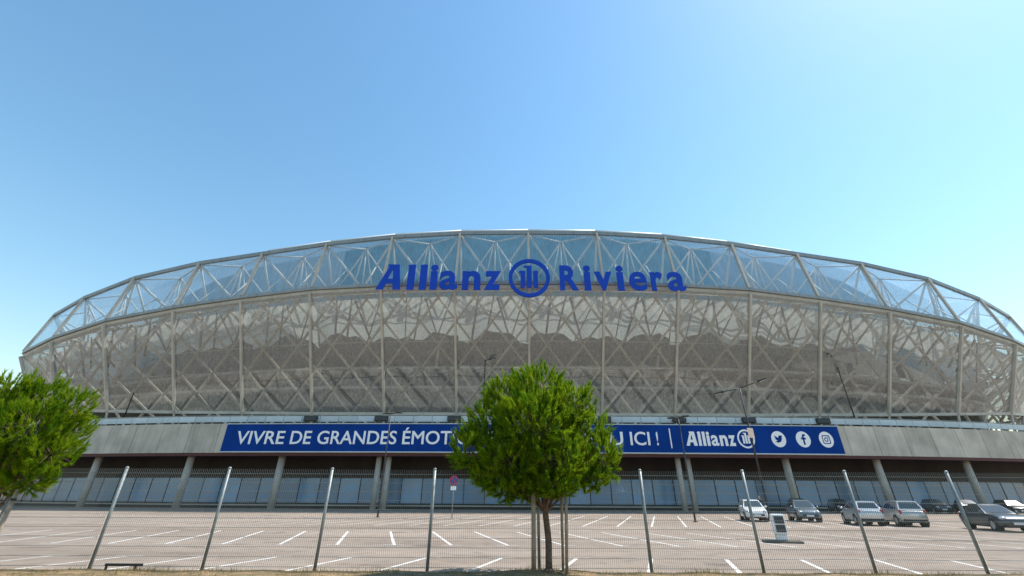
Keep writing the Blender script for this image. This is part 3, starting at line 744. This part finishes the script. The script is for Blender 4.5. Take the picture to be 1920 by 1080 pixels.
# in the car park
p = on_ground(708, 970); d = p.y; lamp(p, at_depth(725, 774, d).z, [(.75, -.45, -0.05), (-.35, .2, -.02)], 'slim dark car park lamp standing before the word DE, arms above the banner', 0.06, hs_=0.55)
p = on_ground(1304, 979); d = p.y; lamp(p, at_depth(1276, 783, d).z, [(.35, -.2, 0.04), (-.35, .2, 0.0)], 'dark car park lamp standing just right of the banner divider', 0.06, hs_=0.6)
p = on_ground(1444, 971); d = p.y; lamp(p, at_depth(1394, 727, d).z, [(1.55, -1.0, 0.45), (-1.45, .9, -.25)], 'tall dark twin-arm car park lamp with peach notice beside the white car', 0.085, plate=at_depth(1406, 812, d).z)
# no-stopping sign
p = on_ground(847, 972); d = p.y
e = empty('road_sign', p); tag(e, 'small round red and blue no-parking sign on thin pole in the car park', 'road sign')
M['signred'] = mat('sign_red', (0.50, 0.03, 0.04), 0.5); M['signnavy'] = mat('sign_navy', (0.03, 0.07, 0.30), 0.5)
zt = at_depth(853, 901, d).z
MB().tube((0,0,0), (0,0,zt+0.3), 0.035, n=8).build('pole', M['galv'], e, True)
me = poly_mesh([circ(0,0,.36,28)], .01); o = link('disc', me, M['signred'], e); me.transform(Matrix.Translation((0,-.06,zt)) @ Matrix.Rotation(R(90), 4, 'X'))
me = poly_mesh([circ(0,0,.27,28)], .004); o2 = link('disc_face', me, M['signnavy'], o); me.transform(Matrix.Translation((0,-.08,zt)) @ Matrix.Rotation(R(90), 4, 'X'))
MB().add([(-.22,-.09,zt+.17),(-.17,-.09,zt+.22),(.22,-.09,zt-.17),(.17,-.09,zt-.22)], [(0,3,2,1)]).build('stripe', M['signred'], o)
MB().box((0,-.05,zt-.55), (.46,.03,.28)).build('plate', M['white'], e)
# pay station
p = on_ground(1468, 1017.5); e = empty('pay_station', p, R(-17)); tag(e, 'white pay station cabinet with two dark panes on a concrete slab', 'kiosk')
M['cabinet'] = mat('cabinet_paint', (0.76, 0.77, 0.76), 0.45, var=0.08, scale=3)
MB().box((0,0.1,0.04), (1.45,0.9,0.08)).build('slab', M['bowl'], e, bevel=0.015)
kh = (on_ground(1468,1017.5).y); ztop = at_depth(1462, 964, kh).z
MB().box((0,0,0.08+0.10), (0.44,0.36,0.20)).build('base', M['cabinet'], e, bevel=0.03)
MB().box((0,0,0.28+(ztop-0.28)/2+0.005), (0.50,0.40,ztop-0.28)).build('cabinet', M['cabinet'], e, bevel=0.03)
hh = ztop-0.36
for f in (0.27, 0.74): MB().box((0.02,-0.205,0.33+hh*f), (0.37,0.03,hh*0.40)).build('pane', M['frame'], e)
# low hoop rail by the fence
p = on_ground(228, 1072); e = empty('hoop_rail', p); tag(e, 'low dark metal rail on two short legs beside the fence', 'rail')
MB().bar((-.46,0,.14), (.46,0,.14), .05, .05).build('bar', M['blacksteel'], e)
for s in (-.42, .30): MB().bar((s,0,0), (s,0,.115), .04, .04, (0,1,0)).build('leg', M['blacksteel'], e)

# ------------------------------------------------------------------ fence
FY = 14.03
fn = empty('mesh_fence', (0, FY, 0)); tag(fn, 'galvanised wire mesh fence with round posts along the car park edge', 'fence')
FH = at_depth(811, 879, FY).z
pxs = [240+191.9*k for k in range(-2, 11)]
posts = []
for x in pxs: posts.append(at_depth(x, 873+15*(x-240)/1535, FY).x)
for x in posts:
    zb = 0.0
    o = MB().tube((x,0,zb), (x,0,FH-0.02), 0.041, n=12).build('post', M['galv'], fn, True)
    MB().sphere((x,0,FH-0.015), (.047,.047,.04), 10, 6).build('post_cap', M['galv'], o, True)
for a, b in zip(posts, posts[1:]):
    mb = MB(); n = int((b-a-0.12)/0.05)
    for k in range(n+1):
        x = a+0.06+(b-a-0.12)*k/n; mb.bar((x,-0.052,0.06), (x,-0.052,FH-0.03), 0.0052, 0.0052, (0,1,0))
    w = mb.build('wire_mesh', M['wire'], fn); w['kind'] = 'stuff'
    for k in range(11):
        z = 0.10+(FH-0.14-0.10)*k/10
        MB().bar((a+.05,-0.062,z), (b-.05,-0.062,z), 0.009, 0.009).build('rail', M['galv'], fn)

# ------------------------------------------------------------------ trees
def needles(tips, n_per, L, spread, seed, w=0.007):
    r = np.random.default_rng(seed); V = []
    P = np.array([t[0] for t in tips]); D = np.array([t[1] for t in tips]); S_ = np.array([t[2] for t in tips])
    N = len(P); T = N*n_per
    Pi = np.repeat(P, n_per, 0); Di = np.repeat(D, n_per, 0); Si = np.repeat(S_, n_per)[:, None]
    u = r.random((T, 1))
    base = Pi + Di*(u*0.85*L*Si)
    rv = r.normal(size=(T, 3)); rv -= (rv*Di).sum(1, keepdims=True)*Di; rv /= np.linalg.norm(rv, axis=1, keepdims=True)
    nd = Di*(0.75+0.35*u) + rv*spread*(1.15-0.6*u); nd /= np.linalg.norm(nd, axis=1, keepdims=True)
    ln = (0.55+0.45*r.random((T, 1)))*L*0.55*Si
    side = np.cross(nd, r.normal(size=(T, 3))); side /= np.linalg.norm(side, axis=1, keepdims=True)
    a = base-side*w; b = base+side*w; c = base+nd*ln
    out = np.empty((T*3, 3)); out[0::3] = a; out[1::3] = b; out[2::3] = c
    return out
def mesh_tris(v):
    n = len(v)//3; me = bpy.data.meshes.new('crown'); me.vertices.add(len(v)); me.vertices.foreach_set('co', v.ravel())
    me.loops.add(len(v)); me.loops.foreach_set('vertex_index', np.arange(len(v), dtype=np.int32))
    me.polygons.add(n); me.polygons.foreach_set('loop_start', np.arange(0, len(v), 3, dtype=np.int32))
    me.polygons.foreach_set('loop_total', np.full(n, 3, dtype=np.int32)); me.update(); me.validate(); return me
def limb(mb, pts, r0, r1, n=8):
    m_ = len(pts)-1
    for k in range(m_):
        mb.tube(pts[k], pts[k+1], r0+(r1-r0)*k/m_, r0+(r1-r0)*(k+1)/m_, n, caps=(k in (0, m_-1)))
def pine(base, lobes, trunk_top, label, seed, ntuft, fork):
    r = random.Random(seed); e = empty('pine_tree', base); tag(e, label, 'tree')
    B = Vector(base)
    mb = MB(); tt = Vector(trunk_top)-B
    pts = [Vector((0,0,-0.05))]+[Vector((tt.x*k/6+0.03*math.sin(k*1.9), tt.y*k/6+0.02*math.cos(k*2.3), tt.z*k/6)) for k in range(1, 7)]
    mb.sphere((0,0,0), (.15,.15,.10), 12, 6)
    limb(mb, pts, 0.088, 0.05, 12)
    mb.build('trunk', M['bark'], e, True)
    tips = []
    lm = MB(); vol = [l[1][0]*l[1][1]*l[1][2] for l in lobes]; tv = sum(v**0.75 for v in vol)
    for (c, rad), v in zip(lobes, vol):
        c = Vector(c)-B; rad = Vector(rad)
        kk = min(6, max(2, int(c.z/tt.z*6)-1)); p0 = pts[kk]
        mid = p0.lerp(c, 0.5)+Vector((0,0,0.12))
        limb(lm, [p0, mid, c], 0.035, 0.014, 6)
        nt_ = int(ntuft*v**0.75/tv)
        for q in range(nt_):
            while True:
                d = Vector((r.gauss(0,1), r.gauss(0,1), r.gauss(0,1)))
                if d.length > 0.1: break
            d.normalize(); rad_f = r.uniform(0.45, 1.0)**0.55
            p = c+Vector((d.x*rad.x, d.y*rad.y, d.z*rad.z))*rad_f
            if mnoise.noise((p+B)*1.9) < -0.2 and r.random() < 0.6: continue
            out = Vector((d.x, d.y, d.z*0.7)); up = 0.75 if d.z > -0.4 else 0.25
            dr = (out*0.62+Vector((0,0,up))+Vector((r.gauss(0,.16), r.gauss(0,.16), r.gauss(0,.1)))).normalized()
            p = p - dr*0.16
            tips.append((tuple(p), tuple(dr), r.uniform(0.7, 1.4)))
            if q % 5 == 0: lm.tube(c.lerp(p, 0.25), p, 0.009, 0.005, 4, False)
    lm.build('limbs', M['bark'], e)
    v = needles(tips, 64, 0.27, 0.60, seed, 0.0085)
    link('crown', mesh_tris(v), M['needle'], e)
    return e
def lobe(x, y, rpx, D, dY=0.0, ry=None, depth=None):
    p = at_depth(x, y, D+dY); s = (D+dY)/ray(x, y).y/F
    return ((p.x, p.y, p.z), (rpx*s, (depth or rpx)*s, (ry or rpx)*s))
TD = 13.45
tb = at_depth(1029, 1066, TD); tb.z = verge_h(tb.x, TD)
L1 = [lobe(1010,735,62,TD,0,52), lobe(952,748,46,TD,.35,44), lobe(1068,760,50,TD,-.2,46), lobe(1000,790,80,TD,-.5,60), lobe(1020,800,85,TD,.6,60),
      lobe(915,800,44,TD,.1,50), lobe(882,838,42,TD,-.2,44), lobe(1098,810,46,TD,.3,48), lobe(1128,855,36,TD,-.1,46), lobe(1112,892,32,TD,.2,30),
      lobe(950,860,66,TD,-.35,52), lobe(1050,860,72,TD,-.45,50), lobe(1000,880,70,TD,.3,45), lobe(950,912,42,TD,.1,26), lobe(1075,885,48,TD,.4,34), lobe(985,905,44,TD,-.3,26), lobe(1040,905,50,TD,-.5,26), lobe(1010,920,50,TD,.5,24), lobe(930,880,50,TD,.4,40)]
pine(tuple(tb), L1, tuple(at_depth(1015, 770, TD)), 'round-crowned young pine held between wooden stakes in front of the fence', 3, 3600, 0)
t2 = at_depth(-52, 1066, TD+.1); t2.z = verge_h(t2.x, TD)
L2 = [lobe(20,742,52,TD,0,42), lobe(85,745,40,TD,.3,38), lobe(140,762,38,TD,-.1,32), lobe(60,800,70,TD,-.4,50), lobe(-20,780,70,TD,.3,60), lobe(120,810,44,TD,.3,42),
      lobe(95,850,48,TD,-.2,38), lobe(30,860,64,TD,.2,46), lobe(-50,850,70,TD,0,60), lobe(55,893,44,TD,-.2,28), lobe(0,905,44,TD,.2,26), lobe(-110,800,60,TD,0,60)]
pine(tuple(t2), L2, tuple(at_depth(42, 800, TD+.1)), 'bushy pine at the far end of the fence, away from the staked pine', 11, 2700, 0)
# stakes round the centre pine and one by the other pine
for (xb, yb, xt, yt, dY, rad, lab) in ((1001,1080,1000,905,-.32,.058,'grey-brown round support stake on the banner lettering side of the pine trunk'),
                                 (1063,1080,1061,905,-.34,.040,'slim brown support stake nearer the road on the logo side of the pine trunk'),
                                 (1056,1072,1052,900,.22,.036,'slim brown support stake behind its twin on the logo side of the pine trunk')):
    b = at_depth(xb, yb, TD+dY); b.z = verge_h(b.x, TD+dY)-0.02; tpt = at_depth(xt, yt, TD+dY)
    e = empty('support_stake', b); tag(e, lab, 'stake')
    d = tpt-b
    MB().tube((0,0,0), d, rad, rad*.95, 12).build('pole', M['stake'], e, True)
    MB().tube(d*0.9, d*0.9+Vector((0,0,.05)), rad*1.08, n=12).build('strap', M['strap'], e, True)
b = at_depth(-36, 1066, TD-.25); b.z = 0.0; e = empty('support_stake', b); tag(e, 'pale support stake beside the bushy pine trunk at the fence end', 'stake')
MB().tube((0,0,0), (0,0,1.75), .05, .048, 12).build('pole', M['stake'], e, True)
MB().tube((0,0,1.5), (0,0,1.56), .055, n=12).build('strap', M['strap'], e, True)

# ------------------------------------------------------------------ cars
M['tyre'] = mat('tyre', (0.02,0.02,0.02), 0.85); M['rimw'] = mat('wheel_rim', (0.45,0.46,0.47), 0.35, 0.7)
M['carglass'] = mat('car_glass', (0.03,0.045,0.05), 0.05, 0.0, spec=1.0)
M['headl'] = mat('headlight', (0.65,0.68,0.7), 0.12, 0.3); M['taill'] = mat('taillight', (0.35,0.015,0.015), 0.2)
M['plate'] = mat('number_plate', (0.72,0.73,0.72), 0.5); M['trim'] = mat('black_trim', (0.02,0.02,0.022), 0.55)
def paint(name, c, metal=0.3):
    mt = mat(name, c, 0.32, metal); b = mt.node_tree.nodes['Principled BSDF']; b.inputs['Coat Weight'].default_value = 0.8; b.inputs['Coat Roughness'].default_value = 0.06
    return mt
def car(loc, heading, pnt, label, L=3.72, W=1.64, Ht=1.43, style='hatch', group=None):
    e = empty('parked_car', loc, heading); tag(e, label, 'car', group)
    h = L/2; w = W/2; belt_ = 0.92 if style == 'hatch' else 0.88
    if style == 'hatch': wb, wr, rr_, rb = h*0.50, h*0.12, -h*0.74, -h*0.94
    else: wb, wr, rr_, rb = h*0.40, h*0.02, -h*0.42, -h*0.72
    # hull stations: x, half width factor, bottom z, top z
    st_ = [(-h,.80,.42,.72),(-h*.97,.90,.30,.84),(-h*.88,.97,.22,belt_),(-h*.60,1.0,.20,belt_),(-h*.2,1.0,.20,belt_),(h*.2,1.0,.20,belt_),
           (wb,.995,.20,belt_-.015),(h*.72,.97,.20,.82),(h*.90,.90,.22,.72),(h*.975,.80,.28,.62),(h,.66,.36,.54)]
    V = []; Fq = []
    for (x, k, zb, zt) in st_:
        ww = w*k
        prof = [(ww*.80,zb),(ww*.985,zb+.10),(ww,zb+(zt-zb)*.45),(ww*.985,zb+(zt-zb)*.72),(ww*.93,zt-.03),(ww*.80,zt),(ww*.4,zt+.02)]
        V += [(x, y, z) for y, z in prof]+[(x, -y, z) for y, z in reversed(prof)]
    nP = 14
    for i in range(len(st_)-1):
        for k in range(nP):
            a = i*nP+k; b = i*nP+(k+1) % nP; Fq.append((a, b, b+nP, a+nP))
    Fq += [tuple(range(nP)), tuple(reversed(range((len(st_)-1)*nP, len(st_)*nP)))]
    # cabin
    y0, y1 = w*.90, w*.66; zr = Ht
    cab = [(rb,y0,belt_-.02),(wb,y0,belt_-.02),(wr,y1,zr-.05),(rr_,y1,zr-.04),(rb,-y0,belt_-.02),(wb,-y0,belt_-.02),(wr,-y1,zr-.05),(rr_,-y1,zr-.04)]
    xm = (wr+rr_)/2
    V2 = cab+[(xm,y1,zr-.015),(xm,-y1,zr-.015),(xm,0,zr),(wr,0,zr-.03),(rr_,0,zr-.02)]
    mbody = MB().add(V, Fq)
    mbody.add(V2, [(0,1,2,8,3),(5,4,7,9,6),(1,5,6,11,2),(4,0,3,12,7),(2,11,10,8),(11,6,9,10),(8,10,12,3),(10,9,7,12)])
    body = mbody.build('body', pnt, e); fixn(body)
    me = body.data; me.polygons.foreach_set('use_smooth', [True]*len(me.polygons))
    try: me.set_sharp_from_angle(angle=R(38))
    except Exception: pass
    def quad(pts, name, mt, push=0.012, parent=body, inset=0.0):
        P = [Vector(p) for p in pts]; c = sum(P, Vector())/len(P)
        n_ = (P[1]-P[0]).cross(P[-1]-P[0]).normalized()
        if n_.dot(c-Vector((0,0,.7))) < 0: n_ = -n_; 
        P = [p+(c-p)*inset for p in P]
        N_ = len(P); VV = [p-n_*.02 for p in P]+[p+n_*push for p in P]
        o = MB().add(VV, [tuple(range(N_, 2*N_)), tuple(reversed(range(N_)))]+[(k, (k+1) % N_, N_+(k+1) % N_, N_+k) for k in range(N_)]).build(name, mt, parent); return fixn(o)
    A = [Vector(c) for c in cab]
    def mixq(a, b, c, d, u0, u1, v0, v1):
        f = lambda u, v: (a*(1-u)+b*u)*(1-v)+(d*(1-u)+c*u)*v
        return [f(u0, v0), f(u1, v0), f(u1, v1), f(u0, v1)]
    quad(mixq(A[1],A[5],A[6],A[2],.06,.94,.10,.90), 'windscreen', M['carglass'])
    quad(mixq(A[4],A[0],A[3],A[7],.08,.92,.22,.88), 'rear_window', M['carglass'])
    for (a, b, c, d) in ((A[0],A[1],A[2],A[3]), (A[4],A[5],A[6],A[7])):
        quad(mixq(a,b,c,d,.14,.46,.14,.88), 'side_window', M['carglass']); quad(mixq(a,b,c,d,.50,.90,.14,.88), 'side_window', M['carglass'])
    wr_ = 0.31
    for x in (-h*.62, h*.62):
        for s in (-1, 1):
            o = MB().tube((x, s*(w-.20), wr_), (x, s*(w+.012), wr_), wr_, n=18).build('wheel', M['tyre'], e, True)
            MB().tube((x, s*(w+.005), wr_), (x, s*(w+.022), wr_), wr_*.66, wr_*.6, n=14).build('rim', M['rimw'], o)
            # wheel arch
            MB().tube((x, s*(w-.30), wr_+.02), (x, s*(w+.004), wr_+.02), wr_*1.17, n=18).build('wheel_arch', M['trim'], body)
    for s in (-1, 1):
        MB().sphere((h*.915, s*w*.70, .665), (.16,.17,.085), 10, 6).build('headlight', M['headl'], e, True)
        MB().sphere((-h*.945, s*w*.82, .80), (.10,.10,.16 if style == 'hatch' else .09), 10, 6).build('taillight', M['taill'], e, True)
        MB().sphere((wb-.18, s*(w+.06), belt_+.05), (.07,.10,.07), 8, 6).build('mirror', pnt, e, True)
    MB().box((h*.985,0,.44), (.06,W*.62,.16)).build('grille', M['trim'], e, bevel=.02)
    MB().box((h*1.005,0,.42), (.03,.50,.11)).build('number_plate', M['plate'], e)
    MB().box((-h*1.0,0,.66 if style == 'hatch' else .55), (.03,.50,.11)).build('number_plate', M['plate'], e)
    MB().box((-h*.975,0,.36), (.12,W*.80,.16)).build('rear_bumper', M['trim'], e, bevel=.03)
    MB().box((h*.955,0,.28), (.12,W*.70,.12)).build('front_bumper', M['trim'], e, bevel=.03)
    return e
ax = math.atan2(1, 0.285)          # bay direction pointing away from the camera
pw = paint('car_white', (0.72,0.72,0.70), 0.0); ps = paint('car_silver', (0.58,0.59,0.59), 0.5); pg = paint('car_champagne', (0.48,0.475,0.44), 0.5)
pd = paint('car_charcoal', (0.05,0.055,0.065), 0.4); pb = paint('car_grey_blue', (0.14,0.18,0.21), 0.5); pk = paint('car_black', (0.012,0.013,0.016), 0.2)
def cpos(x, y, back=2.0):
    p = on_ground(x, y); d = Vector((0.274, 0.962, 0)); p = p+d*back; p.z = 0; return p
car(cpos(1424, 979), ax+math.pi, pw, 'white hatchback with its bonnet towards the car park, beside the twin-arm lamp')
car(cpos(1524, 980), ax+math.pi, pb, 'grey-blue hatchback facing out next to the white car')
car(cpos(1643, 987), ax, ps, 'silver hatchback with its tail towards the fence, left of another hatchback', Ht=1.42)
car(cpos(1724, 989), ax, pg, 'champagne hatchback showing its tail and red lights, beside the silver one', L=3.8, Ht=1.46)
car(cpos(1916, 999), ax+math.pi, pd, 'charcoal saloon facing out with bright bonnet, parked apart from the hatchbacks', L=4.3, Ht=1.34, style='sedan')
# cars standing in the shade of the podium
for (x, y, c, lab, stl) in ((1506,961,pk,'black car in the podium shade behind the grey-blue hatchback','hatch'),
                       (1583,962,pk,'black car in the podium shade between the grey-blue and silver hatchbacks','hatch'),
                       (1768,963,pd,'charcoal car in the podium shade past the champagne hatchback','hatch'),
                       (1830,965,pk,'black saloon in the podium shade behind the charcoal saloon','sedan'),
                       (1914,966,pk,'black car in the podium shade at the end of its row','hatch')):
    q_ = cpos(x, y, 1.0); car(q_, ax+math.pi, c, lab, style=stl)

# ------------------------------------------------------------------ person by the white car
def person(base, face):
    vs_ = {'pel':(0,0,.93,.15,.11),'bel':(0,.0,1.08,.15,.11),'che':(0,.0,1.28,.175,.12),'nek':(0,.0,1.44,.06,.06),'hd0':(0,.02,1.53,.078,.085),'hd1':(0,.02,1.63,.08,.095),'hd2':(0,.01,1.70,.05,.06)}
    names = list(vs_); V = [vs_[k][:3] for k in names]; Rr = [vs_[k][3:] for k in names]; E = [(i, i+1) for i in range(len(names)-1)]
    def chain(root, pts):
        p = names.index(root)
        for (x, y, z, r) in pts:
            V.append((x, y, z)); Rr.append((r, r)); E.append((p, len(V)-1)); p = len(V)-1
        return p
    for s in (-1, 1):
        chain('che', [(s*.19,0,1.36,.065),(s*.25,.0,1.10,.048),(s*.24,.10,.90,.036),(s*.235,.14,.81,.035)])
        hnd = len(V)-1
        for k, l in enumerate((.060,.075,.08,.07,.05)):
            V.append((s*(.235-.018*(k-2)*.4), .15+.012*(k-2), .81-l)); Rr.append((.009,.009)); E.append((hnd, len(V)-1))
        chain('pel', [(s*.10,0,.86,.092),(s*.11,.02,.48,.062),(s*.12,-.02,.10,.042),(s*.125,.12,.04,.040)])
    me = bpy.data.meshes.new('body'); me.from_pydata(V, E, []); ob = bpy.data.objects.new('body', me); COL.objects.link(ob)
    sk = ob.modifiers.new('s', 'SKIN'); sk.use_smooth_shade = True
    for v, r in zip(me.skin_vertices[0].data, Rr): v.radius = r
    me.skin_vertices[0].data[0].use_root = True
    sub = ob.modifiers.new('u', 'SUBSURF'); sub.levels = 1; sub.render_levels = 1
    dg = bpy.context.evaluated_depsgraph_get(); m2 = bpy.data.meshes.new_from_object(ob.evaluated_get(dg)); bpy.data.objects.remove(ob)
    m2.materials.clear()
    for mt in (mat('skin', (.42,.26,.19), .6), mat('dark_top', (.035,.022,.030), .85), mat('dark_trousers', (.03,.034,.05), .85), mat('dark_hair', (.015,.012,.010), .7)): m2.materials.append(mt)
    for p in m2.polygons:
        c = p.center
        p.material_index = 0 if (c.z > 1.43 or (abs(c.x) > .2 and c.z < .93)) else (1 if c.z > .93 else (2 if c.z > .07 else 3))
        if c.z > 1.66 or (c.z > 1.52 and c.y < -.02): p.material_index = 3
    e = empty('person', base, face); tag(e, 'person in dark clothes standing beside the white car', 'person')
    link('body', m2, None, e, True)
    MB().sphere((0,.105,1.575), (.016,.028,.024), 8, 6).build('nose', m2.materials[0], e, True)
    return e
p = on_ground(1446, 975); person((p.x, p.y+1.2, 0), R(170))
